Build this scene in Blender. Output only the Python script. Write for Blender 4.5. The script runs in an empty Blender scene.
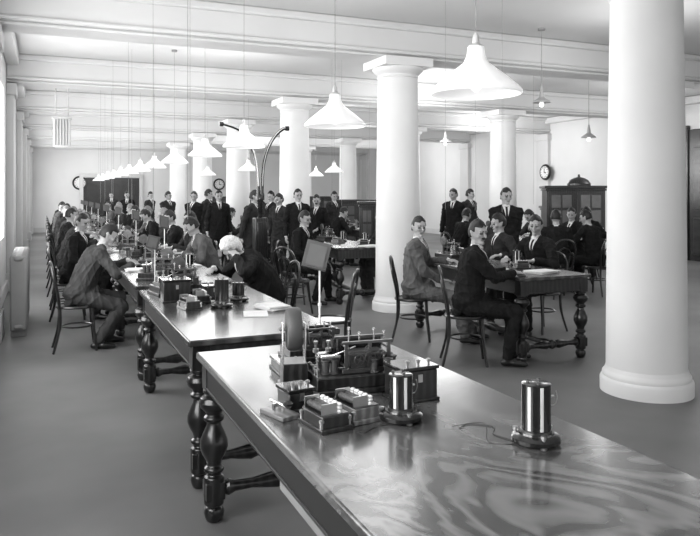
import bpy, math, random
import numpy as np
from mathutils import Vector, Matrix
random.seed(7)
scn=bpy.context.scene
COL=scn.collection
R=math.radians
# ---------------------------------------------------------------- materials
def mat(name,v,rough=.5,metal=0.0,var=.12,scale=6.0,emit=0.0,coat=0.0,spec=.5):
    m=bpy.data.materials.new(name); m.use_nodes=True
    n=m.node_tree.nodes; l=m.node_tree.links
    b=n['Principled BSDF']
    b.inputs['Roughness'].default_value=rough
    b.inputs['Metallic'].default_value=metal
    b.inputs['Coat Weight'].default_value=coat
    b.inputs['Coat Roughness'].default_value=.1
    b.inputs['Specular IOR Level'].default_value=spec
    tc=n.new('ShaderNodeTexCoord'); no=n.new('ShaderNodeTexNoise'); cr=n.new('ShaderNodeValToRGB')
    no.inputs['Scale'].default_value=scale; no.inputs['Detail'].default_value=4
    a=max(0,v*(1-var)); c=min(1,v*(1+var))
    cr.color_ramp.elements[0].position=.3; cr.color_ramp.elements[1].position=.7
    cr.color_ramp.elements[0].color=(a,a,a,1); cr.color_ramp.elements[1].color=(c,c,c,1)
    l.new(tc.outputs['Object'],no.inputs['Vector']); l.new(no.outputs['Fac'],cr.inputs['Fac'])
    l.new(cr.outputs['Color'],b.inputs['Base Color'])
    if emit>0:
        b.inputs['Emission Color'].default_value=(1,1,1,1); b.inputs['Emission Strength'].default_value=emit
    return m
def suitmat(name,v):
    m=mat(name,v,.9,0,.3,9,0,0,.12); n=m.node_tree.nodes; l=m.node_tree.links
    b=n['Principled BSDF']; src=b.inputs['Base Color'].links[0].from_socket
    a=n.new('ShaderNodeAttribute'); a.attribute_name='va'; t=n.new('ShaderNodeAttribute'); t.attribute_name='vb'
    def mth(op,x,val):
        q=n.new('ShaderNodeMath'); q.operation=op; l.new(x,q.inputs[0])
        if isinstance(val,float): q.inputs[1].default_value=val
        else: l.new(val,q.inputs[1])
        return q.outputs[0]
    ins=mth('GREATER_THAN',a.outputs['Fac'],0.0); tie=mth('MULTIPLY',ins,mth('LESS_THAN',t.outputs['Fac'],.015))
    e1=mth('GREATER_THAN',a.outputs['Fac'],-.005); edge=mth('SUBTRACT',e1,ins)
    def mix(f,A,bv):
        q=n.new('ShaderNodeMix'); q.data_type='RGBA'; l.new(f,q.inputs['Factor']); l.new(A,q.inputs['A']); q.inputs['B'].default_value=(bv,bv,bv,1); return q.outputs['Result']
    c=mix(edge,src,v*.3); c=mix(ins,c,.58); c=mix(tie,c,.02); l.new(c,b.inputs['Base Color'])
    return m
def wood(name,dark,light,rough=.2,coat=.6,scale=2.0,dist=6.0,stretch=(1,.25,1),figure=False):
    m=mat(name,dark,rough,0,0,1,0,coat)
    n=m.node_tree.nodes; l=m.node_tree.links
    for x in list(n):
        if x.type in('TEX_NOISE','VALTORGB','TEX_COORD'): n.remove(x)
    b=n['Principled BSDF']
    tc=n.new('ShaderNodeTexCoord'); mp=n.new('ShaderNodeMapping'); mp.inputs['Scale'].default_value=stretch
    no=n.new('ShaderNodeTexNoise'); no.inputs['Scale'].default_value=scale; no.inputs['Detail'].default_value=5; no.inputs['Distortion'].default_value=.6
    wv=n.new('ShaderNodeTexWave'); wv.inputs['Scale'].default_value=scale*1.2; wv.inputs['Distortion'].default_value=dist; wv.inputs['Detail'].default_value=4; wv.inputs['Detail Scale'].default_value=1.4
    mx=n.new('ShaderNodeMath'); mx.operation='MULTIPLY'
    cr=n.new('ShaderNodeValToRGB'); cr.color_ramp.elements[0].position=.12; cr.color_ramp.elements[1].position=.62
    cr.color_ramp.elements[0].color=(dark,dark,dark,1); cr.color_ramp.elements[1].color=(light,light,light,1)
    l.new(tc.outputs['Object'],mp.inputs['Vector']); l.new(mp.outputs['Vector'],no.inputs['Vector']); l.new(mp.outputs['Vector'],wv.inputs['Vector'])
    l.new(no.outputs['Fac'],mx.inputs[0]); l.new(wv.outputs['Fac'],mx.inputs[1]); l.new(mx.outputs[0],cr.inputs['Fac'])
    l.new(cr.outputs['Color'],b.inputs['Base Color'])
    if figure:
        n2=n.new('ShaderNodeTexNoise'); n2.inputs['Scale'].default_value=1.5; n2.inputs['Detail'].default_value=4.0; n2.inputs['Distortion'].default_value=1.6
        mu=n.new('ShaderNodeMath'); mu.operation='MULTIPLY'; mu.inputs[1].default_value=70
        si=n.new('ShaderNodeMath'); si.operation='SINE'
        c2=n.new('ShaderNodeValToRGB'); c2.color_ramp.elements[0].position=.0; c2.color_ramp.elements[1].position=1
        c2.color_ramp.elements[0].color=(dark*.7,)*3+(1,); c2.color_ramp.elements[1].color=(light*1.25,)*3+(1,)
        ma=n.new('ShaderNodeMath'); ma.operation='MULTIPLY_ADD'; ma.inputs[1].default_value=.5; ma.inputs[2].default_value=.5
        sp=n.new('ShaderNodeSeparateXYZ'); mr=n.new('ShaderNodeMapRange')
        mr.inputs['From Min'].default_value=-.1; mr.inputs['From Max'].default_value=-.7; mr.inputs['To Min'].default_value=.1; mr.inputs['To Max'].default_value=.85
        mix=n.new('ShaderNodeMix'); mix.data_type='RGBA'
        l.new(mp.outputs['Vector'],n2.inputs['Vector']); l.new(n2.outputs['Fac'],mu.inputs[0]); l.new(mu.outputs[0],si.inputs[0]); l.new(si.outputs[0],ma.inputs[0]); l.new(ma.outputs[0],c2.inputs['Fac'])
        l.new(tc.outputs['Object'],sp.inputs[0]); l.new(sp.outputs['Y'],mr.inputs['Value'])
        l.new(mr.outputs['Result'],mix.inputs['Factor']); l.new(cr.outputs['Color'],mix.inputs['A']); l.new(c2.outputs['Color'],mix.inputs['B'])
        l.new(mix.outputs['Result'],b.inputs['Base Color'])
    return m
M_floor=mat('linoleum',.14,.5,0,.4,.55)
M_wall=mat('painted_plaster',.65,.75,0,.08,.5)
M_ceil=mat('ceiling_paint',.62,.85,0,.10,.35)
M_col=mat('column_paint',.71,.6,0,.05,1.2)
M_trim=mat('trim_paint',.55,.6,0,.04,1.5)
M_rad=mat('radiator_paint',.26,.6,0,.1,3)
M_top=wood('polished_figured_wood',.035,.125,.22,.3,1.3,9,(1,.6,1),True)
M_top2=wood('polished_tabletop_wood',.028,.085,.26,.25,2.0,6)
M_dark=wood('dark_turned_wood',.005,.018,.28,.3,5,4,(1,1,.3))
M_apron=wood('dark_apron_wood',.010,.026,.5,.05,5,2)
M_bent=mat('bentwood',.012,.3,0,.3,9,0,.3)
M_brass=mat('brass',.5,.3,1,.1,20)
M_brassd=mat('dark_brass',.16,.35,1,.2,20)
M_steel=mat('nickel',.7,.25,1,.08,20)
M_ebon=mat('ebonite',.010,.15,0,.2,8,0,.6)
M_box=wood('instrument_case_wood',.008,.03,.3,.3,7,4)
M_boxl=wood('light_case_wood',.10,.25,.35,.3,7,4)
M_glass=mat('cabinet_glass',.10,.1,0,.2,3,0,.6)
M_cer=mat('ceramic',.7,.25,0,.04,20)
M_paper=mat('paper',.7,.8,0,.05,12)
M_coil=mat('silk_wound_coil',.04,.5,0,.5,90)
M_wire=mat('wire',.03,.5,0,.1,20)
M_cord=mat('lamp_cord',.28,.7,0,.1,20)
M_shade=mat('opal_glass',.8,.3,0,.03,8,.35)
M_shade2=mat('enamel_shade',.35,.35,0,.05,8)
M_bulb=mat('lamp_bulb',.9,.3,0,0,8,1.2)
M_pane=mat('window_pane_bright',.9,.4,0,0,8,8.5)
M_black=mat('black_paint',.012,.4,0,.2,8)
M_tube=mat('lacquered_tube',.02,.2,.2,.2,8,0,.4)
M_board=mat('blackened_board',.07,.5,0,.25,4)
M_slip=mat('dim_paper',.11,.8)
M_skin=mat('skin',.34,.6,0,.14,18,0,0,.25)
M_hairD=mat('dark_hair',.015,.5,0,.5,70,0,0,.3)
M_hairG=mat('grey_hair',.18,.6,0,.3,70,0,0,.3)
M_hairW=mat('white_hair',.6,.85,0,.3,60,0,0,.2)
M_lip=mat('lips',.2,.5,0,.05,20)
M_eye=mat('eye_shadow',.05,.5,0,.1,20)
M_shirt=mat('white_shirt',.62,.7,0,.04,20,0,0,.2)
M_tie=mat('dark_tie',.02,.6,0,.2,30)
M_shoe=mat('shoe_leather',.01,.3,0,.2,20)
SUITS=[suitmat(n_,v_) for n_,v_ in(('suit_black',.012),('suit_charcoal',.026),('suit_grey',.10),('suit_dark_grey',.05),('suit_light_grey',.15))]
# ---------------------------------------------------------------- mesh tools
class MB:
    def __init__(s): s.v=[];s.f=[];s.m=[];s.M=Matrix()
    def add(s,vs,fs,mi=0):
        o=len(s.v); s.v+=[tuple(s.M@Vector(p)) for p in vs]
        s.f+=[tuple(i+o for i in f) for f in fs]; s.m+=[mi]*len(fs)
    def box(s,c,d,mi=0,rz=0,ry=0,rx=0):
        T=Matrix.Translation(c)@Matrix.Rotation(rz,4,'Z')@Matrix.Rotation(ry,4,'Y')@Matrix.Rotation(rx,4,'X')
        vs=[T@Vector((x*d[0]/2,y*d[1]/2,z*d[2]/2)) for z in(-1,1) for y in(-1,1) for x in(-1,1)]
        s.add(vs,[(0,2,3,1),(4,5,7,6),(0,1,5,4),(2,6,7,3),(0,4,6,2),(1,3,7,5)],mi)
    def lathe(s,prof,c=(0,0,0),seg=20,mi=0,axis='Z'):
        T=Matrix.Translation(c)
        if axis=='X': T=T@Matrix.Rotation(math.pi/2,4,'Y')
        if axis=='Y': T=T@Matrix.Rotation(-math.pi/2,4,'X')
        vs=[];fs=[]
        for r,z in prof:
            for i in range(seg):
                a=2*math.pi*i/seg; vs.append(T@Vector((r*math.cos(a),r*math.sin(a),z)))
        for j in range(len(prof)-1):
            for i in range(seg):
                k=(i+1)%seg; fs.append((j*seg+i,j*seg+k,(j+1)*seg+k,(j+1)*seg+i))
        fs.append(tuple(range(seg-1,-1,-1))); n=(len(prof)-1)*seg; fs.append(tuple(range(n,n+seg)))
        s.add(vs,fs,mi)
    def cyl(s,c,r,h,mi=0,axis='Z',seg=18): s.lathe([(r,0),(r,h)],c,seg,mi,axis)
    def tube(s,pts,r,seg=8,mi=0,closed=False):
        pts=[Vector(p) for p in pts]; n=len(pts)
        rs=r if isinstance(r,(list,tuple)) else [r]*n
        tan=[]
        for i in range(n):
            a=pts[(i-1)%n] if (closed or i>0) else pts[i]; b=pts[(i+1)%n] if (closed or i<n-1) else pts[i]
            tan.append((b-a).normalized())
        up=Vector((0,0,1)) if abs(tan[0].z)<.9 else Vector((1,0,0))
        u=(up-tan[0]*up.dot(tan[0])).normalized(); vs=[];fs=[]
        for i in range(n):
            u=(u-tan[i]*u.dot(tan[i])).normalized(); w=tan[i].cross(u)
            for k in range(seg):
                a=2*math.pi*k/seg; vs.append(pts[i]+(u*math.cos(a)+w*math.sin(a))*rs[i])
        for i in range(n if closed else n-1):
            j=(i+1)%n
            for k in range(seg):
                q=(k+1)%seg; fs.append((i*seg+k,i*seg+q,j*seg+q,j*seg+k))
        if not closed:
            fs.append(tuple(range(seg-1,-1,-1))); o=(n-1)*seg; fs.append(tuple(range(o,o+seg)))
        s.add(vs,fs,mi)
    def ob(s,name,mats,parent=None,loc=(0,0,0),rz=0,bevel=0,ang=35):
        me=bpy.data.meshes.new(name); me.from_pydata(s.v,[],s.f)
        for m in (mats if isinstance(mats,(list,tuple)) else [mats]): me.materials.append(m)
        me.polygons.foreach_set('material_index',s.m)
        me.polygons.foreach_set('use_smooth',[True]*len(s.f)); me.update()
        me.set_sharp_from_angle(angle=R(ang))
        o=bpy.data.objects.new(name,me); COL.objects.link(o); o.location=loc; o.rotation_euler=(0,0,rz)
        if parent: o.parent=parent
        if bevel:
            b=o.modifiers.new('bevel','BEVEL'); b.width=bevel; b.segments=2; b.limit_method='ANGLE'
        return o
def cat(pts,n=6,closed=False):
    P=[Vector(p) for p in pts]; out=[]; N=len(P)
    for i in range(N if closed else N-1):
        g=lambda k:P[k%N] if closed else P[max(0,min(N-1,k))]
        a,b,c,d=g(i-1),g(i),g(i+1),g(i+2)
        for t in range(n):
            t/=n; out.append(.5*((2*b)+(c-a)*t+(2*a-5*b+4*c-d)*t*t+(3*b-a-3*c+d)*t**3))
    if not closed: out.append(P[-1])
    return out
def tag(o,label,category,group=None):
    o['label']=label; o['category']=category
    if group: o['group']=group
    return o
def root(name,label,category,loc=(0,0,0),rz=0,group=None):
    o=bpy.data.objects.new(name,None); COL.objects.link(o); o.empty_display_size=.1
    o.location=loc; o.rotation_euler=(0,0,rz); return tag(o,label,category,group)
def dup(src,loc,rz=0,label=None,parent=None):
    o=src.copy(); COL.objects.link(o)
    if parent is None:
        o.location=loc; o.rotation_euler=(0,0,rz)
        if label: o['label']=label
    else: o.parent=parent
    for c in list(src.children): dup(c,None,0,None,o)
    return o
def struct(o): o['kind']='structure'; return o
# ---------------------------------------------------------------- room
XL,XR,YB,YF,ZC=-.6,14.5,-3.0,32.0,4.0
G0,GS=4.37,4.49
b=MB(); b.box(((XL+XR)/2,(YB+YF)/2,-.05),(XR-XL+.8,YF-YB+.4,.1)); struct(b.ob('floor',M_floor))
b=MB(); b.box(((XL+XR)/2,(YB+YF)/2,ZC+.05),(XR-XL+.8,YF-YB+.4,.1)); struct(b.ob('ceiling',M_ceil))
centers=[G0-GS/2+GS*k for k in range(0,7)]
xc=XL-.15; z0,z1,w=.95,3.3,2.7
b=MB()
b.box((xc,(YB+YF)/2,z0/2),(.3,YF-YB,z0)); b.box((xc,(YB+YF)/2,(z1+ZC)/2),(.3,YF-YB,ZC-z1))
ys=[YB]
for c in centers: ys+=[c-w/2,c+w/2]
ys.append(YF)
for i in range(0,len(ys),2): b.box((xc,(ys[i]+ys[i+1])/2,(z0+z1)/2),(.3,ys[i+1]-ys[i],z1-z0))
struct(b.ob('wall_left',M_wall))
b=MB(); b.box((XR+.15,(YB+YF)/2,ZC/2),(.3,YF-YB,ZC))
struct(b.ob('wall_right',M_wall))
wi=1
for c in centers:
    b=MB(); xc=XL-.16
    b.box((xc-.03,c,(z0+z1)/2),(.01,w,z1-z0),1)
    for yy in (-w/2+.03,-w/6,w/6,w/2-.03): b.box((xc,c+yy,(z0+z1)/2),(.06,.06,z1-z0),0)
    for zz in (z0+.03,(z0+z1)/2+.3,z1-.03): b.box((xc,c,zz),(.055,w,.06),0)
    struct(b.ob('window_%d'%wi,[M_trim,M_pane])); wi+=1
b=MB(); b.box(((XL+XR)/2,YF+.1,ZC/2),(XR-XL+.6,.2,ZC)); struct(b.ob('wall_far',M_wall))
b=MB()
b.box((2.65,YF-.03,1.15),(2.3,.06,2.3),0)
for k in range(4):
    for z,h in((.45,.6),(1.45,1.1)): b.box((1.85+.53*k,YF-.07,z),(.40,.03,h),0)
b.box((1.42,YF-.06,1.2),(.16,.12,2.4),1);b.box((3.88,YF-.06,1.2),(.16,.12,2.4),1);b.box((2.65,YF-.06,2.4),(2.62,.14,.16),1)
struct(b.ob('door_1',[M_black,M_trim],bevel=.01))
b=MB(); b.box((XR-.03,11.1,1.6),(.06,2.6,3.2),0)  # invented dark door, added to darken the strip right of the near column
for k in range(3):
    for z,h in((.6,.9),(2.0,1.5)): b.box((XR-.07,10.25+.85*k,z),(.03,.6,h),0)
b.box((XR-.05,9.75,1.65),(.1,.12,3.3),0); b.box((XR-.05,12.45,1.65),(.1,.12,3.3),0)
struct(b.ob('dark_filler_door',[M_box],bevel=.01))
b=MB(); b.box(((XL+XR)/2,YF-.02,.1),(XR-XL,.03,.2)); struct(b.ob('baseboard_far',M_trim))
b=MB(); b.box((XL+.015,(YB+YF)/2,.1),(.03,YF-YB,.2)); struct(b.ob('baseboard_left',M_trim))
b=MB(); b.box((XR-.015,(YB+YF)/2,.1),(.03,YF-YB,.2)); struct(b.ob('baseboard_right',M_trim))
ti=1
for k in range(-1,7):
    y=G0+GS*k
    b=MB(); w=XR-XL; xc=(XL+XR)/2
    b.box((xc,y,3.80),(w,.50,.40)); b.box((xc,y,3.60),(w,.58,.06)); b.box((xc,y,3.55),(w,.48,.05))
    b.box((xc,y,3.95),(w,.66,.1))
    struct(b.ob('trim_%d'%ti,M_ceil,bevel=.028)); ti+=1
    for x0,s in((XL,1),(XR,-1)):
        b=MB(); b.box((x0+s*.06,y,1.75),(.12,.55,3.5)); b.box((x0+s*.08,y,.15),(.16,.62,.3)); b.box((x0+s*.08,y,3.4),(.16,.64,.2))
        struct(b.ob('trim_%d'%ti,M_trim,bevel=.01)); ti+=1
for x in (XL+.1,XR-.1):
    b=MB(); b.box((x,(YB+YF)/2,3.9),(.2,YF-YB,.18)); struct(b.ob('trim_%d'%ti,M_ceil,bevel=.02)); ti+=1
b=MB(); b.box(((XL+XR)/2,YF-.1,3.75),(XR-XL,.2,.5)); struct(b.ob('trim_%d'%ti,M_ceil,bevel=.02)); ti+=1
# columns
col=root('column','white painted round column with plain moulded capital and base','column',(4.6,G0,0),0,'white columns of the hall')
b=MB(); sh=[(.318-.036*(t/12)**1.3,.20+3.16*t/12) for t in range(13)]
b.lathe(sh,seg=48); b.ob('shaft',M_col,col,ang=50)
b=MB(); b.lathe([(.366,0),(.366,.10),(.360,.115),(.346,.125),(.348,.14),(.346,.155),(.333,.17),(.326,.185),(.318,.21)],seg=48); b.ob('base',M_col,col)
b=MB(); b.lathe([(.281,3.26),(.297,3.27),(.299,3.285),(.283,3.295),(.283,3.31),(.31,3.33),(.345,3.36),(.36,3.39),(.36,3.41)],seg=48)
b.box((0,0,3.465),(.74,.74,.12)); b.ob('capital',M_col,col,bevel=.006)
for k in range(1,6): dup(col,(4.6,G0+GS*k,0))
for k in range(1,6): dup(col,(9.65,G0+GS*k,0))
# ---------------------------------------------------------------- tables
TH=.84
LEG=[(.030,0),(.040,.01),(.048,.03),(.052,.05),(.046,.07),(.034,.08),(.050,.09),(.052,.11),(.052,.21),(.050,.225),(.034,.235),(.034,.245),(.050,.255),(.050,.27),(.034,.285),(.040,.31),(.058,.34),(.070,.375),(.068,.41),(.052,.45),(.038,.48),(.034,.50),(.050,.51),(.052,.525),(.036,.54),(.046,.555),(.068,.575),(.076,.60),(.066,.625),(.040,.64),(.054,.65),(.054,.665)]
def turned(L):
    m=[(.024,.2),(.036,.3),(.044,.38),(.03,.44),(.04,.46),(.048,.5)]
    pr=[(.028,0),(.042,.03*L/.7),(.028,.06*L/.7)]+[(r,z*L) for r,z in m]
    return pr+[(r,L-z) for r,z in reversed(pr[:-1])]
def table(x0,x1,y0,y1,top,label,ins=.075):
    w=x1-x0;l=y1-y0
    t=root('telegraph_table',label,'table',((x0+x1)/2,(y0+y1)/2,0),0,'turned-leg telegraph tables')
    b=MB(); b.box((0,0,TH-.018),(w,l,.036)); b.ob('tabletop',top,t,bevel=.008)
    b=MB()
    for sx in(-1,1): b.box((sx*(w/2-.045),0,TH-.10),(.03,l-.12,.13)); b.box((sx*(w/2-.03),0,TH-.16),(.012,l-.2,.012)); b.box((sx*(w/2-.03),0,TH-.045),(.014,l-.1,.014))
    for sy in(-1,1): b.box((0,sy*(l/2-.045),TH-.10),(w-.12,.03,.13)); b.box((0,sy*(l/2-.03),TH-.16),(w-.2,.012,.012))
    b.ob('apron',M_apron,t,bevel=.003)
    lm=None
    for sx in(-1,1):
        for sy in(-1,1):
            if lm is None:
                b=MB(); b.lathe(LEG,seg=20); b.box((0,0,TH-.107),(.10,.10,.14)); b.box((0,0,.16),(.095,.095,.085))
                o=b.ob('leg',M_dark,t,bevel=.003); lm=o
            else:
                o=lm.copy(); COL.objects.link(o); o.parent=t
            o.location=(sx*(w/2-ins),sy*(l/2-ins),0)
    for sy in(-1,1):
        b=MB(); L=w-2*ins-.08; b.lathe(turned(L),(-L/2,sy*(l/2-ins),.16),14,0,'X'); b.ob('stretcher',M_dark,t)
    b=MB(); L=l-2*ins-.02; b.lathe(turned(L),(0,-L/2,.16),14,0,'Y'); b.ob('stretcher',M_dark,t)
    return t
t1=table(.705,1.705,.95,3.58,M_top,'long polished figured-wood telegraph table with heavy turned legs')
b=MB(); b.box((-.44,-.40,.645),(.045,.85,.012),0); b.box((-.465,-.40,.652),(.008,.85,.028),0)
for yy in(-.05,-.75): b.box((-.44,yy,.68),(.02,.02,.07),0)
o=b.ob('rail',M_boxl,t1,bevel=.002); o['label']='pale thin wooden rail under the edge'
table(.72,1.62,3.86,6.05,M_top2,'polished dark table carrying telegraph instruments, heavy turned legs')
ly=6.32
LT=[]
while ly<25:
    LT.append(ly)
    table(.72,1.62,ly,ly+2.2,M_top2,'dark wooden telegraph table in a long row with clerks seated'); ly+=2.5
table(4.14,5.01,5.45,7.6,M_top2,'dark turned-leg table with papers between two white columns')
table(3.93,4.80,9.5,11.6,M_top2,'dark turned-leg table behind a white column')
table(7.4,8.3,9.4,11.5,M_top2,'dark turned-leg table with clerks around it')
table(6.3,7.2,13.8,16.0,M_top2,'dark turned-leg table far down the hall')
table(3.9,4.8,14.2,16.4,M_top2,'dark turned-leg table between distant columns')
# ---------------------------------------------------------------- bentwood chair
chair=root('bentwood_chair','dark bentwood chair with hooped back and round seat','chair',(0,0,0),0,'bentwood chairs')
b=MB(); b.lathe([(.19,.445),(.21,.45),(.213,.462),(.205,.473),(.185,.476),(.18,.466)],seg=28); b.ob('seat',[M_bent],chair)
b=MB(); b.tube([(.15*math.cos(a),.15*math.sin(a),.25) for a in [i*math.pi/10 for i in range(20)]],.009,6,0,True); b.ob('ring_stretcher',M_bent,chair)
for sy in(-1,1):
    b=MB(); b.tube(cat([(.145,sy*.12,.46),(.155,sy*.14,.25),(.185,sy*.17,0)],5),[.017]*6+[.014]*5,8); b.ob('leg',M_bent,chair)
    b=MB(); b.tube(cat([(-.17,sy*.13,.46),(-.175,sy*.14,.25),(-.235,sy*.18,0)],5),[.016]*6+[.013]*5,8); b.ob('leg',M_bent,chair)
b=MB(); b.tube(cat([(-.17,.13,.44),(-.19,.165,.60),(-.225,.18,.76),(-.25,.12,.89),(-.26,0,.93),(-.25,-.12,.89),(-.225,-.18,.76),(-.19,-.165,.60),(-.17,-.13,.44)],6),.0145,8); b.ob('backrest',M_bent,chair)
b=MB(); b.tube(cat([(-.178,.06,.45),(-.2,.09,.62),(-.228,.09,.74),(-.238,0,.80),(-.228,-.09,.74),(-.2,-.09,.62),(-.178,-.06,.45)],6),.010,7); b.ob('back_hoop',M_bent,chair)
chair_used=[False]
def put_chair(x,y,rz,label=None):
    if not chair_used[0]:
        chair_used[0]=True; chair.location=(x,y,0); chair.rotation_euler=(0,0,rz); return chair
    return dup(chair,(x,y,0),rz,label)
# ---------------------------------------------------------------- people
V=Vector
def ik(a,t,l1,l2,hint):
    d=t-a; L=d.length; mx=(l1+l2)*.995
    if L>mx: t=a+d*(mx/L); d=t-a; L=mx
    x=(l1*l1-l2*l2+L*L)/(2*L); h=math.sqrt(max(0,l1*l1-x*x)); n=d.normalized()
    hv=hint-n*hint.dot(n); hv.normalize()
    return a+n*x+hv*h, t
class Prims:
    def __init__(s): s.p=[]
    def cap(s,a,b,ra,rb,reg,side=None,ks=1.,kf=1.):
        a=V(a);b=V(b); w=b-a
        w=w.normalized() if w.length>1e-6 else V((0,0,1))
        sd=V(side) if side is not None else V((0,1,0))
        if abs(sd.normalized().dot(w))>.97: sd=V((1,0,0))
        sd=(sd-w*sd.dot(w)).normalized(); t=w.cross(sd)
        s.p.append((a,b,ra,rb,reg,w,sd,t,ks,kf))
    def mesh(s):
        vs=[];fs=[];seg=14
        for a,b,ra,rb,reg,w,sd,t,ks,kf in s.p:
            o=len(vs); rings=[]
            for i in range(5): ph=-math.pi/2*(1-(i+.35)/4.35); rings.append((a+w*ra*math.sin(ph),ra*math.cos(ph)))
            for i in range(5): ph=math.pi/2*(i/4.35); rings.append((b+w*rb*math.sin(ph),rb*math.cos(ph)))
            for c,r in rings:
                for k in range(seg):
                    an=2*math.pi*k/seg; vs.append(c+sd*(ks*r*math.cos(an))+t*(kf*r*math.sin(an)))
            n=len(rings)
            for j in range(n-1):
                for k in range(seg):
                    q=(k+1)%seg; fs.append((o+j*seg+k,o+j*seg+q,o+(j+1)*seg+q,o+(j+1)*seg+k))
            fs.append(tuple(o+k for k in range(seg-1,-1,-1))); fs.append(tuple(o+(n-1)*seg+k for k in range(seg)))
        return vs,fs
    def regions(s,P):
        best=np.full(len(P),1e9); reg=np.zeros(len(P),int)
        for a,b,ra,rb,rg,w,sd,t,ks,kf in s.p:
            A=np.array(a);B=np.array(b);ab=B-A;L2=max(1e-9,ab@ab)
            u=np.clip(((P-A)@ab)/L2,0,1); off=P-(A+u[:,None]*ab)
            d=np.sqrt((off@np.array(w))**2+(off@np.array(sd)/ks)**2+(off@np.array(t)/kf)**2)-(ra+(rb-ra)*u)
            m=d<best; best[m]=d[m]; reg[m]=rg
        return reg
SKIN,JAC,TRO,SHI,SHO,TIE,EYE,LIP,BRW=range(9)
def rot(v,ax,a): return Matrix.Rotation(a,3,ax)@v
def body(name,seated=True,lean=.2,lean2=.1,hp=.3,hy=0,wl=None,wr=None,fl=None,fr=None,must=False,tw=0.0,handdown=True,seed=1,hipy=0.0,bulk=1.0):
    p=Prims(); Lf=V((0,1,0))
    P0=V((0,hipy,.60 if seated else .95)); hz=.555 if seated else .90
    U=V((math.sin(lean),-hipy*1.5,math.cos(lean))).normalized(); U2=V((math.sin(lean+lean2),0,math.cos(lean+lean2)))
    Lt=rot(Lf,'Z',tw)
    F=Lt.cross(U2).normalized()
    P1=P0+U*.22; P2=P1+U2*.17; N=P2+U2*.14; k_=bulk
    p.cap(P0,P1,.140*k_,.133*k_,JAC,Lf,1.20,1.0); p.cap(P1,P2,.133*k_,.143*k_,JAC,Lt,1.22,.94)
    p.cap(P2,N-U2*.06,.140*k_,.078,JAC,Lt,1.27,.88)
    S=[N-U2*.078+Lt*.165*s*k_ for s in(1,-1)]
    p.cap(S[0],S[1],.067,.067,JAC,F,1.05,1)
    for q in S: p.cap(N-U2*.012,q+U2*.008,.050,.058,JAC)
    if not seated: p.cap(P0-V((0,0,.02)),P0-V((0,0,.18)),.148,.162,JAC,Lf,1.2,.92)
    else:
        p.cap(P0-V((.03,0,.0)),P0+V((.10,0,-.0)),.138,.108,JAC,Lf,1.3,.85)
        p.cap(P0-V((.07,0,.04)),P0-V((.10,0,.09)),.10,.075,JAC,Lf,1.5,.7)
    HF=rot(V((math.cos(hp),0,-math.sin(hp))),'Z',hy)
    HU=rot(V((math.sin(hp),0,math.cos(hp))),'Z',hy)
    HL=HU.cross(HF).normalized()
    nd=(U2+HU*.8).normalized(); H=N+nd*.138
    p.cap(N-nd*.03,H-HU*.03-HF*.008,.054,.049,SKIN)
    p.cap(N-U2*.015,N+nd*.006,.060,.055,SHI)
    p.cap(H-HU*.005-HF*.006,H+HU*.030-HF*.004,.083,.083,SKIN,HL,.88,1.10)
    p.cap(H-HU*.012+HF*.030,H-HU*.082+HF*.050,.058,.030,SKIN,HL,.98,1.0)
    p.cap(H+HF*.088+HU*.012,H+HF*.112-HU*.022,.0075,.0125,SKIN)
    p.cap(H+HF*.075+HL*.03+HU*.028,H+HF*.075-HL*.03+HU*.028,.016,.016,SKIN)
    for s in(1,-1):
        p.cap(H+HL*.072*s-HF*.006-HU*.020,H+HL*.077*s-HF*.012+HU*.014,.013,.017,SKIN,HL,.5,1)
        p.cap(H+HF*.0820+HL*.024*s+HU*.006,H+HF*.078+HL*.037*s+HU*.006,.0085,.0075,EYE)
        p.cap(H+HF*.087+HL*.018*s+HU*.027,H+HF*.078+HL*.046*s+HU*.026,.0070,.0050,BRW)
        p.cap(H+HF*.058+HL*.038*s-HU*.020,H+HF*.066+HL*.034*s-HU*.026,.022,.018,SKIN)
    p.cap(H+HF*.082+HL*.016-HU*.055,H+HF*.082-HL*.016-HU*.055,.0085,.0085,LIP)
    p.cap(H+HF*.074-HU*.090,H+HF*.075-HU*.088,.018,.018,SKIN)
    if must: p.cap(H+HF*.090+HL*.018-HU*.043,H+HF*.090-HL*.018-HU*.043,.0068,.0068,BRW)
    for s,ft in((1,fl),(-1,fr)):
        hj=V((0,.088*s+hipy,hz)); ft=V(ft) if ft else (V((.40,.12*s,.09)) if seated else V((-.01,.11*s,.09)))
        kn,an=ik(hj,ft,.43,.43 if seated else .41,V((1,.05*s,.8)))
        p.cap(hj,kn,.094,.071,TRO); p.cap(kn,an+(kn-an)*.04,.069,.056,TRO)
        p.cap(an,an-V((0,0,.02)),.040,.042,SHO)
        d=V((1,.18*s,0)).normalized()
        p.cap(an+V((-.03,0,-.05)),an+d*.06+V((0,0,-.045)),.040,.042,SHO,V((0,1,0)),.9,.9)
        p.cap(an+d*.06+V((0,0,-.05)),an+d*.16+V((0,0,-.06)),.042,.030,SHO,V((0,1,0)),1.1,.85)
    for s,wt in((1,wl),(-1,wr)):
        sh=S[0] if s==1 else S[1]
        wt=V(wt) if wt else V((.0,.27*s,.84))
        el,wr_=ik(sh,wt,.285,.25,V((-.5,.7*s,-.6)) if seated else V((-1,.4*s,-.1)))
        p.cap(sh,el,.065,.054,JAC); p.cap(el,wr_+(el-wr_)*.08,.054,.043,JAC)
        d=(wr_-el).normalized(); p.cap(wr_-d*.012,wr_+d*.006,.031,.030,SHI)
        if seated and handdown and wr_.z<.95: d=V((d.x,d.y,min(0,d.z)*.2)).normalized(); nrm=V((0,0,1))
        else: nrm=V((0,1,0))*s if abs(d.z)>.5 else V((0,0,1))
        sd=nrm.cross(d).normalized(); nrm=d.cross(sd).normalized()
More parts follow.
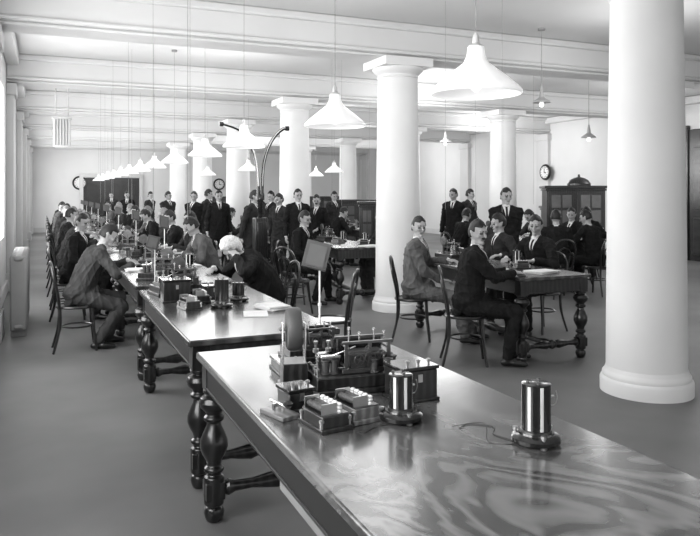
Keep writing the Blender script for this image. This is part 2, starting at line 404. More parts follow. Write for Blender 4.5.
        sg=1 if (sd.dot(V((0,-s,0)))>0 or not(seated)) else -1
        p.cap(wr_,wr_+d*.075,.028,.034,SKIN,sd,1.05,.5)
        for i,(o,ln) in enumerate(((.031,.06),(.0105,.074),(-.0105,.078),(-.031,.066))):
            b0=wr_+d*.085+sd*o; b1=b0+(d-nrm*.35).normalized()*ln*.5+sd*o*.12; b2=b1+(d-nrm*1.0).normalized()*ln*.5
            p.cap(b0-d*.02,b1,.0098,.0090,SKIN); p.cap(b1,b2,.0090,.0080,SKIN)
        tb=wr_+d*.025+sd*.026*sg; tm=tb+(d*.7+sd*.7*sg-nrm*.2).normalized()*.035; te=tm+(d-nrm*.3).normalized()*.03
        p.cap(tb,tm,.013,.0105,SKIN); p.cap(tm,te,.0105,.0088,SKIN)
    vs,fs=p.mesh()
    me=bpy.data.meshes.new(name+'_raw'); me.from_pydata([tuple(x) for x in vs],[],fs); me.update()
    tmp=bpy.data.objects.new('tmp',me); COL.objects.link(tmp)
    m=tmp.modifiers.new('r','REMESH'); m.mode='VOXEL'; m.voxel_size=.007; m.use_smooth_shade=True
    m=tmp.modifiers.new('s','SMOOTH'); m.factor=.5; m.iterations=2
    dg=bpy.context.evaluated_depsgraph_get(); dg.update()
    out=bpy.data.meshes.new_from_object(tmp.evaluated_get(dg)); bpy.data.objects.remove(tmp)
    nv=len(out.vertices); co=np.empty(nv*3); out.vertices.foreach_get('co',co); co=co.reshape(-1,3)
    no=np.empty(nv*3); out.vertices.foreach_get('normal',no); no=no.reshape(-1,3)
    vr=p.regions(co); cl=(vr==JAC)|(vr==TRO)
    rs=np.random.RandomState(seed); disp=np.zeros(nv)
    for k in range(5):
        kd=rs.normal(size=3); kd/=np.linalg.norm(kd); kw=rs.normal(size=3); kw/=np.linalg.norm(kw)
        ph=rs.uniform(0,6.28)
        s_=np.sin(co@kd*rs.uniform(20,42)+2.6*np.sin(co@kw*rs.uniform(6,13)+ph)+ph)
        disp+=(1-np.abs(s_))**3*.0065-.001
    rel=co-np.array(P1); h=rel@np.array(U2); sv=np.abs(rel@np.array(Lt)); fv=rel@np.array(F)
    vw=(h-.12)/.18*.046
    va=np.where((vr==JAC)&(fv>.02)&(h>.12),np.clip(vw-sv,-.1,.1),-.1)
    lapw=np.clip((va+.045)/.01,0,1)*np.clip((-va)/.006,0,1)
    disp=np.where(cl,disp,0)
    disp=disp*np.clip((-va-.02)/.05,0,1)+lapw*.004
    co+=no*disp[:,None]; out.vertices.foreach_set('co',co.ravel()); out.update()
    n=len(out.polygons); C=np.empty(n*3); out.polygons.foreach_get('center',C); C=C.reshape(-1,3)
    rg=p.regions(C)
    for nm,arr in(('va',va),('vb',sv)):
        at=out.attributes.new(nm,'FLOAT','POINT'); at.data.foreach_set('value',arr.astype(np.float32))
    out.materials.clear()
    for mm in(M_skin,SUITS[0],SUITS[0],M_shirt,M_shoe,M_tie,M_eye,M_lip,M_hairD): out.materials.append(mm)
    out.polygons.foreach_set('material_index',rg.astype(np.int32)); out.polygons.foreach_set('use_smooth',[True]*n); out.name=name
    return dict(me=out,H=H,HU=HU,HF=HF,HL=HL)
def hairmesh(B,style):
    H,HU,HF,HL=B['H'],B['HU'],B['HF'],B['HL']; vs=[];fs=[];nu,nv=30,44
    rnd=random.Random(3)
    fa,sa,ua=.100,.081,.121
    big={'short':1.0,'bushy':1.12,'bald':.985,'parted':1.02}[style]
    for i in range(nu+1):
        th=math.pi*i/nu
        for j in range(nv):
            ph=2*math.pi*j/nv
            f,l,u=math.sin(th)*math.cos(ph),math.sin(th)*math.sin(ph),math.cos(th)
            hair=True
            if f>.30 and u<.52+.10*math.sin(l*5+1): hair=False
            if f>-.02 and u<.06 : hair=False
            if u<-.45: hair=False
            if style=='bald' and (u>.62 or (f>0 and u>.2)): hair=False
            if style=='bushy' and u>-.7 and f<.1: hair=True
            wave=.02*math.sin(ph*5+th*9)*(1.3 if style=='bushy' else 1)
            if style=='parted': wave+=.05*math.exp(-((l+.1)/.5)**2)*max(0,u) -.05*math.exp(-((l-.35)/.07)**2)
            k=(big+wave+rnd.uniform(-.01,.015)*(1.8 if style=='bushy' else 1)) if hair else .72
            q=H+HU*.008-HF*.004+(HF*f*fa+HL*l*sa+HU*u*ua)*k; vs.append(tuple(q))
    for i in range(nu):
        for j in range(nv):
            q=(j+1)%nv; fs.append((i*nv+j,(i+1)*nv+j,(i+1)*nv+q,i*nv+q))
    me=bpy.data.meshes.new('hair'); me.from_pydata(vs,[],fs); me.polygons.foreach_set('use_smooth',[True]*len(fs)); me.materials.append(M_hairD); me.update()
    return me
B={}
B['write']=body('seated_writing',True,.22,.25,.55,0,(.40,.20,.875),(.44,-.14,.875),seed=1)
B['write2']=body('seated_working',True,.12,.2,.35,.35,(.42,.16,.875),(.36,-.24,.875),must=True,seed=2)
B['reach']=body('seated_leaning_forward',True,.32,.20,.50,-.20,(.50,.12,.90),(.52,-.10,.875),(.30,.14,.09),(.16,-.12,.09),seed=3)
B['look']=body('seated_looking_round',True,-.04,.14,.12,-1.15,(.36,.22,.875),(.28,-.10,.68),(.64,.06,.09),(.54,-.20,.09),tw=-.3,seed=4)
B['ahead']=body('seated_upright',True,.06,.12,.10,-1.0,(.40,.16,.875),(.42,-.06,.875),(.46,.12,.09),(.34,-.16,.09),must=True,tw=-.25,seed=5,bulk=1.05)
B['front']=body('seated_facing',True,.08,.1,.12,.45,(.38,.2,.875),(.38,-.2,.875),seed=6)
B['lounge']=body('seated_arm_on_table',True,.14,.05,.18,-.5,(.38,.24,.875),(.22,-.14,.68),(.46,.14,.09),(.30,-.18,.09),tw=-.3,seed=11)
B['bent']=body('seated_bent',True,.42,.40,1.0,.35,(.44,.20,1.02),(.56,-.12,.885),seed=7,bulk=1.14)
B['stand']=body('standing',False,.0,.02,.05,0,None,(.10,-.24,.90),(.02,.12,.09),(-.04,-.11,.09),seed=8,hipy=.02)
B['stand2']=body('standing_hands_clasped',False,-.02,.03,.1,.3,(.20,.05,.98),(.20,-.05,.97),seed=9,bulk=1.06)
B['stand3']=body('standing_hand_behind',False,.02,.04,.15,-.3,(-.15,.06,.95),(.03,-.27,.86),(.05,.13,.09),(-.06,-.11,.09),seed=10,hipy=-.03)
B['stand4']=body('standing_turned',False,.06,.08,.12,.7,(.16,.14,1.05),(.0,-.26,.85),(.06,.14,.09),(-.05,-.10,.09),must=True,seed=12,tw=.25)
hcache={}
def person(kind,x,y,rz,suit=0,tro=None,hair=None,hm=None,label=None,sc=1.0,group=None):
    b=B[kind]; o=bpy.data.objects.new('person',b['me']); COL.objects.link(o)
    o.location=(x,y,0); o.rotation_euler=(0,0,rz); o.scale=(sc,sc,sc)
    hair=hair or random.choice(['short','parted','parted'])
    hm=hm or M_hairD; tro=suit if tro is None else tro
    for i,m in((1,SUITS[suit]),(2,SUITS[tro]),(8,hm)):
        o.material_slots[i].link='OBJECT'; o.material_slots[i].material=m
    key=(kind,hair)
    if key not in hcache: hcache[key]=hairmesh(b,hair)
    h=bpy.data.objects.new('hair',hcache[key]); COL.objects.link(h); h.parent=o
    h.material_slots[0].link='OBJECT'; h.material_slots[0].material=hm
    sn=('black','charcoal','grey','dark grey','light grey')[suit]
    tag(o,label or ('man in %s suit %s'%(sn,'standing upright in the hall' if kind.startswith('stand') else 'seated working at a telegraph table')),'person',group)
    return o
def sit(kind,x,y,rz,suit=0,cdx=0,**k):
    put_chair(x-.03*math.cos(rz),y-.03*math.sin(rz),rz+random.uniform(-.1,.1)); return person(kind,x,y,rz,suit,**k)
sit('reach',.34,7.95,.05,3,3,label='man in grey suit leaning far over the table')
sit('look',3.84,6.95,-.50,2,label='young man in grey suit turned round on his chair')
sit('ahead',3.78,5.78,-.40,0,label='moustached man in black suit with white collar at table')
sit('front',5.42,6.75,math.pi+.25,0,label='man in dark suit seated facing across the table')
sit('lounge',5.48,7.55,math.pi+.3,1)
sit('bent',2.14,7.0,math.pi+.1,0,hair='bushy',hm=M_hairW,label='white-haired man in black suit bowed low over table')
sit('lounge',3.47,9.95,-.5,0,label='man in black suit seated at table end')
sit('write2',5.2,10.3,math.pi,1)
put_chair(3.1,9.0,.6); put_chair(2.45,6.1,2.6)
ls=[('lounge',9.9,0),('write2',10.9,0),('write',12.2,1),('front',13.3,0),('write2',14.8,3),('ahead',16.0,1),('write',17.6,0),('write2',19.2,1),('ahead',20.9,2),('write',22.6,0),('write2',24.3,0)]
for k,y,s in ls: sit(k,.33,y,random.uniform(-.3,.0),s,hm=random.choice([M_hairD,M_hairD,M_hairG]),group='clerks along the table row')
rs=[('write',9.3,2),('front',10.3,1),('write2',11.6,0),('lounge',12.6,1),('write',13.9,0),('front',14.9,2),('write2',16.4,1),('lounge',17.8,0),('write',19.3,1),('front',21.0,0),('write',22.8,2),('front',24.4,0)]
for k,y,s in rs: sit(k,2.03,y,math.pi+random.uniform(-.15,.2),s,hm=random.choice([M_hairD,M_hairD,M_hairG]),group='clerks along the table row')
sit('front',8.75,9.95,math.pi+.2,0); sit('write',8.75,10.9,math.pi,1); sit('write2',6.98,11.0,0,0); sit('lounge',6.98,10.0,-.3,1)
sit('lounge',7.45,8.85,1.2,0,label='man in black suit seated at the table end'); sit('write2',8.2,8.85,1.75,0,label='moustached man in black suit seated at table end')
sit('lounge',9.65,10.6,math.pi+.7,0,label='man in black suit seated near the domed cabinet')
sit('write',5.95,14.6,0,0); sit('write',3.45,15.0,0,1)
def face(x,y): return math.atan2(-y,-x)
for kind,px,d,s,sc,tn,lb in (('stand2',194,15.4,0,.97,-.6,None),('stand4',206,17.2,1,1.0,.9,None),('stand',218,14.2,0,.98,.2,None),('stand4',252,12.4,1,.98,.7,None),('stand2',271,14.9,0,.97,-.9,None),('stand3',281,13.4,1,.94,-.5,None),('stand',297,12.6,0,.99,.3,None),('stand4',319,13.3,0,.93,-.8,None),('stand3',334,16.5,1,.97,.7,None),
    ('stand2',506,9.6,0,.99,.1,'man in black suit with white collar standing behind the table'),('stand3',455,13.8,0,1.0,-.3,None),('stand4',468,16.0,1,1.0,.6,None),('stand2',168,18.5,1,.97,.6,None),('stand4',128,22,0,.98,-.5,None),('stand3',150,21,1,.97,.9,None),('stand3',112,25,1,.97,0,None),('stand2',243,19,1,.97,-1,None),('stand3',262,17.6,1,.98,-1.3,None)):
    X=(px-45)*d/763.5; Y=d*(.9168-.3994*(px-350)/700)
    person(kind,X,Y,face(X,Y)+tn,s,label=lb,sc=sc,group='men standing about the hall')
# ---------------------------------------------------------------- lamps
def lamp(x,y,zb=2.14,group='opal glass pendant lamps'):
    r=root('pendant_lamp','opal glass cone pendant lamp on a long ceiling cord','lamp',(x,y,ZC),0,group); z=zb-ZC
    b=MB(); b.tube([(0,0,z+.30),(0,0,0)],.0026,6); b.cyl((0,0,-.03),.045,.03,0); b.ob('cord',M_cord,r)
    b=MB(); pr=[(.225,0),(.226,.012),(.205,.035),(.155,.078),(.105,.118),(.062,.152),(.045,.19),(.04,.23)]
    pr2=[(q-.006,w-.004) for q,w in reversed(pr)]
    vs=pr+pr2
    seg=32; V_=[];F_=[]
    for q,w in vs:
        for i in range(seg): a=2*math.pi*i/seg; V_.append((q*math.cos(a),q*math.sin(a),z+w))
    for j in range(len(vs)):
        jj=(j+1)%len(vs)
        for i in range(seg): k=(i+1)%seg; F_.append((j*seg+i,j*seg+k,jj*seg+k,jj*seg+i))
    b.add(V_,F_); b.ob('lamp_shade',M_shade,r,ang=60)
    b=MB(); b.lathe([(.038,z+.215),(.038,z+.235),(.018,z+.25),(.016,z+.28),(.006,z+.30)],seg=14); b.ob('lamp_holder',M_trim,r)
    b=MB(); b.lathe([(.008,z+.01),(.03,z+.03),(.04,z+.06),(.032,z+.10),(.018,z+.14),(.016,z+.19)],seg=14); b.ob('bulb',M_bulb,r)
    return r
L0=lamp(1.95,2.92)
ys=[4.75,7.31,9.3,11.7]+[14.0+2.2*i for i in range(8)]
for y in ys: dup(L0,(1.95,y,ZC))
for y in (15.0,19.2): dup(L0,(4.1,y,ZC))
for x,y in((6.3,15.4),(7.2,19)): dup(L0,(x,y,ZC))
def lamp2(x,y,zb):
    r=root('pendant_lamp','small enamelled metal pendant lamp on ceiling cord','lamp',(x,y,ZC),0,'small metal pendant lamps'); z=zb-ZC
    b=MB(); b.tube([(0,0,z+.2),(0,0,0)],.005,6); b.cyl((0,0,-.03),.05,.03,0); b.ob('cord',M_cord,r)
    b=MB(); b.lathe([(.125,0+z),(.12,.02+z),(.07,.05+z),(.035,.08+z),(.03,.13+z),(.012,.22+z)],seg=20); b.ob('lamp_shade',M_shade2,r)
    b=MB(); b.lathe([(.006,z-.07),(.03,z-.05),(.035,z-.02),(.02,z+.01)],seg=12); b.ob('bulb',M_bulb,r)
lamp2(6.5,8.07,2.94); lamp2(8.55,9.37,2.6); lamp2(7.6,12.5,2.7)
c0=None
for x,y in [(1.0,5.4),(1.3,6.9),(1.1,8.0),(1.3,9.4),(1.1,10.5),(1.3,11.9),(1.1,13),(1.2,14.5),(1.1,16),(1.3,17.5),(4.4,6.1),(4.6,6.9),(4.5,7.4),(4.3,10.2),(4.5,11.1),(7.8,9.9),(7.9,10.9),(6.8,14.5)]:
    if c0 is None:
        b=MB(); b.tube([(0,0,-2.55),(0,0,0)],.0020,5); c0=b.ob('drop_cord',M_cord,None,(x,y,ZC)); tag(c0,'thin wire dropping from ceiling down toward the instruments','wire','drop wires from the ceiling')
    else: dup(c0,(x,y,ZC))
# ---------------------------------------------------------------- twin tube stand
X,Y=3.1,10.65
r=root('pneumatic_tube_stand','black post with two curved lacquered tubes arching outward','pipe',(X,Y,0))
b=MB(); b.lathe([(.16,0),(.16,.03),(.10,.05),(.05,.09),(.036,.2),(.036,1.5),(.05,1.52),(.05,1.6),(.036,1.62)],seg=20); b.ob('post',M_tube,r)
b=MB(); b.box((0,0,.95),(.20,.18,.62)); b.box((0,-.10,1.0),(.15,.02,.4)); b.ob('cabinet',M_box,r,bevel=.01)
for pts,sr in (([(-.03,0,1.58),(-.035,0,1.85),(-.07,0,2.15),(-.16,0,2.42),(-.32,0,2.62),(-.52,0,2.70),(-.6,0,2.71)],.014),([(.03,0,1.58),(.035,0,1.85),(.06,0,2.12),(.13,0,2.36),(.24,0,2.55),(.36,0,2.66),(.42,0,2.68)],.008)):
    b=MB(); c=cat(pts,6); b.tube(c,.027,12); e=c[-1]; dx=.05 if pts[1][0]>0 else -.05
    b.tube([c[-2],e+V((dx,0,.0))],.038,12); b.tube([c[0]-V((0,0,.04)),c[1]],.038,12); b.ob('curved_tube',M_tube,r)
    b=MB(); b.tube([p_+V((0,-.022,.010)) for p_ in c[4:-2]],sr,6); b.ob('pale_strip',M_cer,r)
# ---------------------------------------------------------------- clocks
def clock(x,y,z,r0,rz,lab):
    r=root('wall_clock',lab,'clock',(x,y,z),rz,'round wall clocks')
    b=MB(); b.lathe([(r0*.8,0),(r0,.02),(r0*1.0,.05),(r0*.9,.08),(r0*.76,.06)],seg=32,axis='Y'); 
    o=b.ob('case',M_black,r); o.rotation_euler=(0,0,math.pi)
    b=MB(); b.cyl((0,0,0),r0*.74,.082,0,'Y',32); o=b.ob('dial',M_paper,r); o.rotation_euler=(0,0,math.pi)
    b=MB()
    for i in range(12):
        a=i*math.pi/6; b.box((math.sin(a)*r0*.62,-.084,math.cos(a)*r0*.62),(.02,.004,r0*.14),0,0,a)
    b.ob('hour_marks',M_black,r)
    b=MB(); b.box((.0,-.086,r0*.22),(.025,.004,r0*.5)); b.box((r0*.17,-.086,-.05*r0),(r0*.4,.004,.03),0,0,.3); b.cyl((0,-.09,0),.02,.01,0,'Y',10)
    b.ob('clock_hands',M_black,r)
clock(1.36,YF,2.08,.30,0,'round wall clock with white dial on far wall')
clock(7.35,YF,2.05,.27,0,'round wall clock with white dial beyond the columns')
clock(XR-.14,17.6,2.3,.25,math.pi/2*-1,'round wall clock with dark case on side wall')
# ---------------------------------------------------------------- cabinets
def cabinet(x,y,w,d,h,rz,label,dome=False,glass=True):
    r=root('cabinet',label,'cabinet',(x,y,0),rz)
    b=MB(); b.box((0,0,h/2),(w,d,h)); b.box((0,0,.05),(w+.04,d+.04,.1)); b.box((0,0,h),(w+.1,d+.08,.06)); b.box((0,0,h-.06),(w+.05,d+.05,.04))
    if dome: b.lathe([(w*.2,h+.03),(w*.2,h+.08),(w*.16,h+.15),(w*.09,h+.20),(.03,h+.22),(.02,h+.28)],(w*.1,0,0),24)
    b.ob('body',M_box,r,bevel=.008)
    n=max(2,round(w/.5))
    for i in range(n):
        x0=-w/2+(i+.5)*w/n; ww=w/n-.05
        dr=MB(); dr.box((x0,-d/2-.012,h*.55),(ww,.024,h*.78))
        for r_ in range(4):
            for c_ in range(2): dr.box((x0-ww*.2+c_*ww*.4,-d/2-.026,h*.27+r_*h*.185),(ww*.34,.008,h*.155),1)
        o=dr.ob('door',[M_box,M_glass if glass else M_dark],r,bevel=.004)
        kb=MB(); kb.cyl((x0+w/n/2-.06,-d/2-.05,h*.5),.015,.03,0,'Y',10); q=kb.ob('knob',M_brass,o)
    return r
cabinet(10.6,12.1,1.25,.45,1.78,-.45,'tall dark wooden instrument cabinet with domed top',True)
cabinet(7.6,17.0,1.1,.45,1.45,-.3,'dark wooden cupboard far down the hall')
cabinet(6.0,12.6,.55,.4,1.45,-.4,'narrow dark wooden cupboard near standing men')
cabinet(11.9,13.8,1.2,.45,1.3,-.5,'low dark wooden cupboard beside domed cabinet')
cabinet(9.0,24,2.4,.45,1.5,0,'wide dark wooden cupboard near far wall')
cabinet(5.8,24,1.6,.45,1.5,0,'dark wooden press near far wall')
# radiator
r=root('radiator','grey cast-iron column radiator against the window wall','radiator',(-.28,9.6,0))
b=MB()
for i in range(14):
    y=-.75+i*.115; b.box((0,y,.5),(.18,.06,.86)); 
b.box((0,0,.9),(.10,1.6,.06)); b.box((0,0,.12),(.10,1.6,.06)); b.ob('body',M_rad,r,bevel=.025)
for y in(-.7,.7):
    b=MB(); b.box((0,y,.04),(.16,.05,.08)); b.ob('foot',M_rad,r,bevel=.01)
# slatted hanging fitting
r=root('slatted_ventilator','pale slatted box fitting hung high from the ceiling','ventilator',(.32,15.6,0))
b=MB(); b.box((0,.02,2.9),(.34,.06,.56))
for i in range(6): b.box((-.14+.056*i,-.03,2.9),(.038,.06,.56))
b.box((0,0,3.2),(.38,.2,.05)); b.box((0,0,2.61),(.26,.16,.05)); b.ob('body',M_trim,r,bevel=.006)
for s in(-1,1):
    b=MB(); b.cyl((s*.12,0,3.22),.012,.78); b.ob('hanger',M_trim,r)
# ---------------------------------------------------------------- instruments
def galvo(x,y,z=TH,r0=.047,h=.195,rz=0,reflection_angles=(),label='polished black cylindrical relay with added reflection stripes on round base'):
    r=root('galvanometer',label,'telegraph instrument',(x,y,z),rz,'cylindrical telegraph instruments')
    b=MB(); b.lathe([(.072,.006),(.078,.010),(.079,.022),(.072,.030),(.058,.034),(.056,.040)],seg=32); b.ob('base',M_ebon,r)
    for i in range(3):
        a=i*2.094+.5; b=MB(); b.lathe([(.008,0),(.012,.004),(.006,.010),(.006,.034),(.009,.036),(.009,.044)],(.068*math.cos(a),.068*math.sin(a),0),10); b.ob('levelling_screw',M_brass,r)
    b=MB(); b.lathe([(r0,.036),(r0,h-.002),(r0-.003,h)],seg=40); b.ob('cylinder_case',M_ebon,r)
    b=MB(); b.lathe([(r0+.0005,.038),(r0+.003,.039),(r0+.003,.046),(r0+.0005,.047)],seg=40); b.ob('rim',M_brassd,r)
    for a in reflection_angles:
        b=MB(); b.box(((r0+.0005)*math.cos(a),(r0+.0005)*math.sin(a),(h+.045)/2),(.003,.010,h-.055),0,a); b.ob('reflection_strip',M_cer,r)  # thin pale strips standing in for window reflections on the glossy case
    for a in(.9,2.6,4.6):
        b=MB(); b.lathe([(.005,h-.001),(.005,h+.004),(.007,h+.005),(.007,h+.008),(.003,h+.010)],(.028*math.cos(a),.028*math.sin(a),0),10); b.ob('binding_post',M_brassd,r)
    b=MB(); b.tube(cat([(r0,0,h-.075),(r0+.016,0,h-.072),(r0+.024,0,h-.05),(r0+.020,0,h-.028)],5),.0018,6); b.tube([(r0-.002,0,h-.045),(r0+.012,0,h-.045)],.004,8); b.ob('side_terminal',M_brass,r)
    return r
def relay(x,y,z=TH,rz=0,case=None):
    r=root('relay','relay box with row of ceramic terminals and wound coils','telegraph instrument',(x,y,z),rz,'telegraph relays')
    b=MB(); b.box((0,0,.008),(.125,.17,.016)); b.box((0,0,.034),(.105,.15,.04)); b.ob('base',case or M_box,r,bevel=.003)
    b=MB(); b.box((0,0,.056),(.10,.145,.005)); b.ob('top_plate',M_brassd,r)
    for sx in(-.055,.055):
        for yy in(-.07,.07): b=MB(); b.lathe([(.006,.016),(.006,.035),(.009,.037),(.009,.045),(.004,.048)],(sx,yy,0),10); b.ob('binding_post',M_brass,r)
    for i in range(5):
        yy=-.056+i*.028; b=MB(); b.lathe([(.011,.058),(.012,.062),(.009,.068),(.012,.074),(.009,.080),(.011,.086),(.006,.09)],(.022,yy,0),12); b.ob('terminal',M_cer,r)
    for xx in(-.032,-.006):
        b=MB(); b.cyl((xx,-.055,.073),.012,.11,0,'Y',14); b.ob('coil',M_coil,r)
    for yy in(-.06,.06): b=MB(); b.box((-.02,yy,.075),(.06,.005,.038)); b.ob('bracket',M_brass,r)
    return r
def gear(c,r0,w,parent):
    b=MB(); n=28; pts=[(c[0]+r0*.9*math.cos(2*math.pi*i/n),c[1],c[2]+r0*.9*math.sin(2*math.pi*i/n)) for i in range(n)]
    b.tube(pts,r0*.085,6,0,True)
    for i in range(n):
        a=2*math.pi*i/n; b.box((c[0]+r0*.99*math.cos(a),c[1],c[2]+r0*.99*math.sin(a)),(r0*.07,w,r0*.09),0,0,-a)
    for i in range(2): b.box(c,(r0*1.75,w*.5,r0*.12),0,0,i*math.pi/2+.4)
    b.lathe([(r0*.22,-w),(r0*.22,w)],c,12,0,'Y'); return b.ob('gear',M_brassd,parent)
def printer(x,y,z=TH,rz=0,reel=True,k=1.0):
    r=root('telegraph_printer','brass printing telegraph %son dark wooden base'%('with tape reel ' if reel else 'mechanism with coils '),'telegraph instrument',(x,y,z),rz,'printing telegraphs')
    r.scale=(k,k,k)
    b=MB(); b.box((0,0,.012),(.44,.30,.024)); b.box((0,0,.05),(.41,.27,.055)); b.ob('base',M_box,r,bevel=.005)
    b=MB()
    for yy in(-.09,.03):
        for xx in(-.06,.05,.14): b.box((xx,yy,.145),(.018,.008,.13))
        b.box((.04,yy,.215),(.24,.014,.012)); b.box((.04,yy,.09),(.24,.014,.02)); b.box((.04,yy,.16),(.22,.006,.010))
    for xx in(-.05,.13):
        for zz in(.10,.19): b.tube([(xx,-.1,zz),(xx,.04,zz)],.006,8)
    b.ob('frame',M_brassd,r,bevel=.0015)
    b=MB(); b.box((.04,.022,.15),(.20,.006,.12)); b.ob('back_plate',M_ebon,r)
    b=MB(); b.box((.04,-.04,.125),(.16,.08,.09)); b.ob('motor_block',M_coil,r,bevel=.006)
    for c,r0,w_ in(((-.005,-.108,.14),.024,.006),((.045,-.112,.15),.026,.006),((.10,-.105,.16),.02,.006),((.03,-.125,.19),.016,.008),((-.02,.045,.18),.03,.006)): gear(c,r0,w_,r)
    for xx,yy in((-.15,-.07),(-.11,-.07),(.165,-.07),(.165,-.02),(.07,-.10),(.125,-.125)):
        b=MB(); b.lathe([(.018,.078),(.022,.08),(.022,.084),(.017,.086),(.017,.135),(.022,.137),(.022,.142),(.01,.145)],(xx,yy,0),16); b.ob('electromagnet',M_coil,r)
    b=MB(); b.box((-.13,-.07,.155),(.09,.03,.012)); b.tube([(-.13,-.07,.155),(-.02,-.1,.2)],.004,6); b.ob('armature',M_steel,r,bevel=.002)
    b=MB(); b.box((-.13,.06,.11),(.05,.05,.07)); b.ob('contact_block',M_steel,r,bevel=.002)
    for xx in(-.16,-.10): b=MB(); b.lathe([(.008,.145),(.014,.15),(.014,.165),(.006,.168),(.006,.185),(.010,.19),(.010,.20)],(xx,.06,0),12); b.ob('thumb_screw',M_brass,r)
    for xx,hh in((-.03,.26),(.02,.235),(.09,.25),(.14,.235)): b=MB(); b.lathe([(.004,.2),(.004,hh),(.008,hh+.002),(.008,hh+.010),(.003,hh+.014)],(xx,-.03,0),10); b.ob('governor_rod',M_steel,r)
    if reel:
        b=MB(); b.lathe([(.02,-.008),(.065,-.007),(.065,-.003),(.03,-.002),(.03,.012),(.065,.013),(.065,.017),(.02,.018)],(.05,.08,.25),28,0,'Y'); b.tube([(.05,.095,.25),(.05,.095,.10)],.009,8); b.box((.05,.095,.085),(.06,.03,.02)); b.ob('tape_reel',M_brassd,r)
        b=MB(); b.lathe([(.03,0),(.05,.0005),(.05,.012),(.03,.0125)],(.05,.0785,.25),28,0,'Y'); b.ob('paper_tape',M_paper,r)
    for i in range(6): b=MB(); b.lathe([(.006,.078),(.006,.095),(.010,.097),(.010,.105),(.004,.109)],(.19,-.1+i*.035,0),10); b.ob('binding_post',M_brass,r)
    for i in range(4): b=MB(); b.lathe([(.006,.078),(.006,.095),(.010,.097),(.010,.105),(.004,.109)],(-.19,-.08+i*.045,0),10); b.ob('binding_post',M_brass,r)
    return r
def caseb(x,y,z=TH,rz=0,s=(.17,.13,.12),m=None,label='dark polished wooden instrument case with brass fittings'):
    r=root('instrument_case',label,'telegraph instrument',(x,y,z),rz,'wooden instrument cases')
    b=MB(); b.box((0,0,s[2]/2-.005),(s[0],s[1],s[2]-.01)); b.box((0,0,.006),(s[0]+.016,s[1]+.016,.012)); b.ob('body',m or M_box,r,bevel=.004)
    b=MB(); b.box((0,0,s[2]-.001),(s[0]+.012,s[1]+.012,.014)); b.ob('lid',M_ebon,r,bevel=.003)
    b=MB(); b.box((0,-s[1]/2-.002,s[2]*.7),(.02,.004,.03)); b.ob('latch',M_brass,r)
    for i in range(3): b=MB(); b.lathe([(.006,0),(.006,.012),(.010,.014),(.010,.022),(.004,.026)],(-s[0]*.3+i*s[0]*.3,-s[1]*.38,s[2]+.006),10); b.ob('binding_post',M_brass,r)
    return r
def key(x,y,z=TH,rz=0):
    r=root('telegraph_key','small brass telegraph key on a flat wooden base','telegraph instrument',(x,y,z),rz,'telegraph keys')
    b=MB(); b.box((0,0,.008),(.08,.15,.016)); b.ob('base',M_boxl,r,bevel=.003)
    b=MB(); b.tube([(0,.06,.045),(0,-.045,.040)],.006,8); b.box((0,.01,.038),(.05,.012,.014)); b.box((-.02,.01,.026),(.006,.012,.022)); b.box((.02,.01,.026),(.006,.012,.022)); b.ob('lever',M_steel,r)
    b=MB(); b.lathe([(.004,.036),(.018,.048),(.020,.056),(.012,.062)],(0,-.05,0),16); b.ob('knob',M_ebon,r)
    return r
def mstand(x,y,z=TH,rz=0,h=.5,bw=.17,tilt=.25):
    r=root('message_stand','slender pale pole stand holding a small tilted message board','stand',(x,y,z),rz,'message stands')
    b=MB(); b.lathe([(.055,0),(.056,.008),(.04,.016),(.014,.022),(.010,.04)],seg=24); b.ob('base',M_brassd,r)
    b=MB(); b.lathe([(.0055,.02),(.0055,h*.5),(.009,h*.5+.002),(.009,h*.5+.016),(.005,h*.5+.018),(.005,h-.03)],seg=12); b.ob('pole',M_cer,r)
    T=Matrix.Translation((-.015,-.01,h))@Matrix.Rotation(tilt,4,'Y')@Matrix.Rotation(-.30,4,'X')
    b=MB(); b.M=T; b.box((0,0,0),(bw*.9,.012,bw)); b.box((0,-.012,-bw*.5),(bw*.9,.03,.008)); b.ob('board',M_board,r,bevel=.002)
    b=MB(); b.M=T; b.box((0,-.009,-.005),(bw*.65,.003,bw*.8)); b.ob('message_slip',M_slip,r)
    return r
def papers(x,y,z=TH,rz=0,n=3,s=(.16,.22),label='loose stack of white message forms'):
    b=MB()
    for i in range(n): b.box((random.uniform(-.012,.012),random.uniform(-.012,.012),.003+i*.006),(s[0],s[1],.0055),0,random.uniform(-.15,.15))
    o=b.ob('message_forms',M_paper,None,(x,y,z),rz); tag(o,label,'paper','stacks of message forms'); return o
g1=galvo(1.46,1.84,rz=-.3,reflection_angles=(-2.40,-1.55,.2,1.4))
g2=galvo(1.165,2.22,r0=.043,h=.165,rz=0,reflection_angles=(-2.55,-1.65,.2,1.4),label='small black cylindrical relay with added reflection stripes on round base')
r1=relay(.895,2.27,rz=.15,case=M_box); r2=relay(1.03,2.31,rz=.15,case=M_boxl)
pr0=printer(1.19,2.70,rz=-.10,reel=False,k=.92)
caseb(1.33,2.45,rz=.05,s=(.16,.14,.13))
caseb(.865,2.50,rz=.1,s=(.10,.11,.08)); key(.785,2.44,rz=.3)
caseb(1.13,3.03,rz=-.05,s=(.34,.2,.05))
pr=printer(1.13,3.04,z=TH+.0565,rz=-.05,reel=False,k=.62)
ms=mstand(1.24,3.22,rz=-.36,h=.505,bw=.135)
r=root('tape_wheel','upright narrow dark tape wheel in a metal bracket','telegraph instrument',(.94,2.74,TH),-.22)
b=MB(); b.box((0,0,.012),(.12,.16,.024)); b.box((0,0,.07),(.10,.13,.10)); b.ob('base',M_box,r,bevel=.003)
for xx in(-.045,.045):
    b=MB(); b.box((xx,0,.155),(.008,.05,.24)); b.ob('bracket',M_steel,r,bevel=.002)
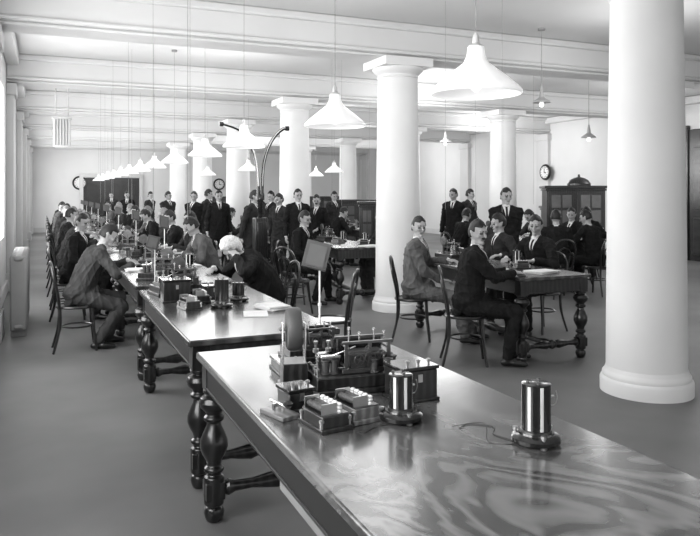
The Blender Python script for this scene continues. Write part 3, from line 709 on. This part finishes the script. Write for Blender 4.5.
b=MB(); b.tube([(-.06,0,.25),(.06,0,.25)],.008,8); b.ob('axle',M_brass,r)
b=MB(); b.lathe([(.02,-.030),(.082,-.028),(.088,-.018),(.088,.018),(.082,.028),(.02,.030)],(0,0,.25),36,0,'X'); b.ob('wheel',M_board,r)
def cable(pts,lab='thin dark connecting wire lying on the table',rr=.0014):
    b=MB(); b.tube(cat(pts,8),rr,6); o=b.ob('cable',M_wire); tag(o,lab,'wire','connecting wires')
z=TH+.002
cable([(1.40,1.88,z),(1.38,1.96,z),(1.42,2.02,z),(1.36,2.08,z),(1.30,2.05,z)])
cable([(1.40,1.85,z),(1.32,1.90,z),(1.36,1.99,z+.03),(1.29,2.08,z)])
cable([(1.23,2.28,z),(1.28,2.30,z),(1.30,2.34,z)])
cable([(.97,2.18,z),(.99,2.15,z),(1.04,2.18,z),(1.10,2.19,z)])
galvo(1.15,4.92,h=.20,r0=.05); galvo(1.33,5.15,h=.14,r0=.045); relay(.93,4.95,rz=.2); relay(1.06,5.2,rz=0)
caseb(.90,5.35,s=(.2,.16,.16)); caseb(1.2,5.42,s=(.16,.12,.09)); prr=printer(.98,5.78,TH,.2,k=.9); papers(1.46,4.72,rz=.3,n=5); papers(1.3,4.55,rz=-.2,n=1)
mstand(.84,6.0,rz=-.2,h=.40,bw=.11)
for i,y in enumerate(LT[:8]):
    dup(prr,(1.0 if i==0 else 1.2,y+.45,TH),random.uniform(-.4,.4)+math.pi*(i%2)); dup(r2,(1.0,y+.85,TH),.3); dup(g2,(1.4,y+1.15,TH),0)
    dup(ms,(1.15,y+1.2,TH),.5); dup(prr,(1.15,y+1.7,TH),2.8); papers(.86,y+1.3); papers(1.48,y+1.5,rz=.3)
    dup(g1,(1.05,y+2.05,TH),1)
for x,y in((4.57,6.2),(4.45,10.0),(7.85,10.0),(6.75,14.6),(4.35,15)):
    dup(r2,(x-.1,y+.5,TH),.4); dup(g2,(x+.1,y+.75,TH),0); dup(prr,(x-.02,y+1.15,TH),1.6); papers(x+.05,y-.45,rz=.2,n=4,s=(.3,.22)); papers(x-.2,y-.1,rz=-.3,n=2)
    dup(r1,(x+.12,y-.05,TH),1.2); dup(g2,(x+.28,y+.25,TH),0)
# ---------------------------------------------------------------- lights
w=bpy.data.worlds.new('World'); scn.world=w; w.use_nodes=True
w.node_tree.nodes['Background'].inputs[0].default_value=(1,1,1,1); w.node_tree.nodes['Background'].inputs[1].default_value=1.1
def pl(x,y,z,e,r_=.8):  # added fill: bare point lights in mid-air, belonging to no fitting
    l=bpy.data.lights.new('fill_light','POINT'); l.energy=e; l.shadow_soft_size=r_
    o=bpy.data.objects.new('fill_light',l); COL.objects.link(o); o.location=(x,y,z)
for y in (6.6,11.1,15.6,20.1,24.6,29): pl(2.8,y,2.9,85)
for x,y,e in((7.0,6.6,85),(7.2,12.2,140),(7.3,18,170),(12,10.8,120),(12,17,170),(7.3,25,160),(12,24,160)): pl(x,y,2.9,e)
# ---------------------------------------------------------------- camera
c=bpy.data.cameras.new('camera'); c.sensor_width=36; c.lens=36; c.shift_y=-75/700
c.clip_start=.05
o=bpy.data.objects.new('camera',c); COL.objects.link(o); o.location=(0,0,1.65); o.rotation_euler=(math.pi/2,0,-math.atan(.4357))
scn.camera=o
scn.view_settings.view_transform='Standard'
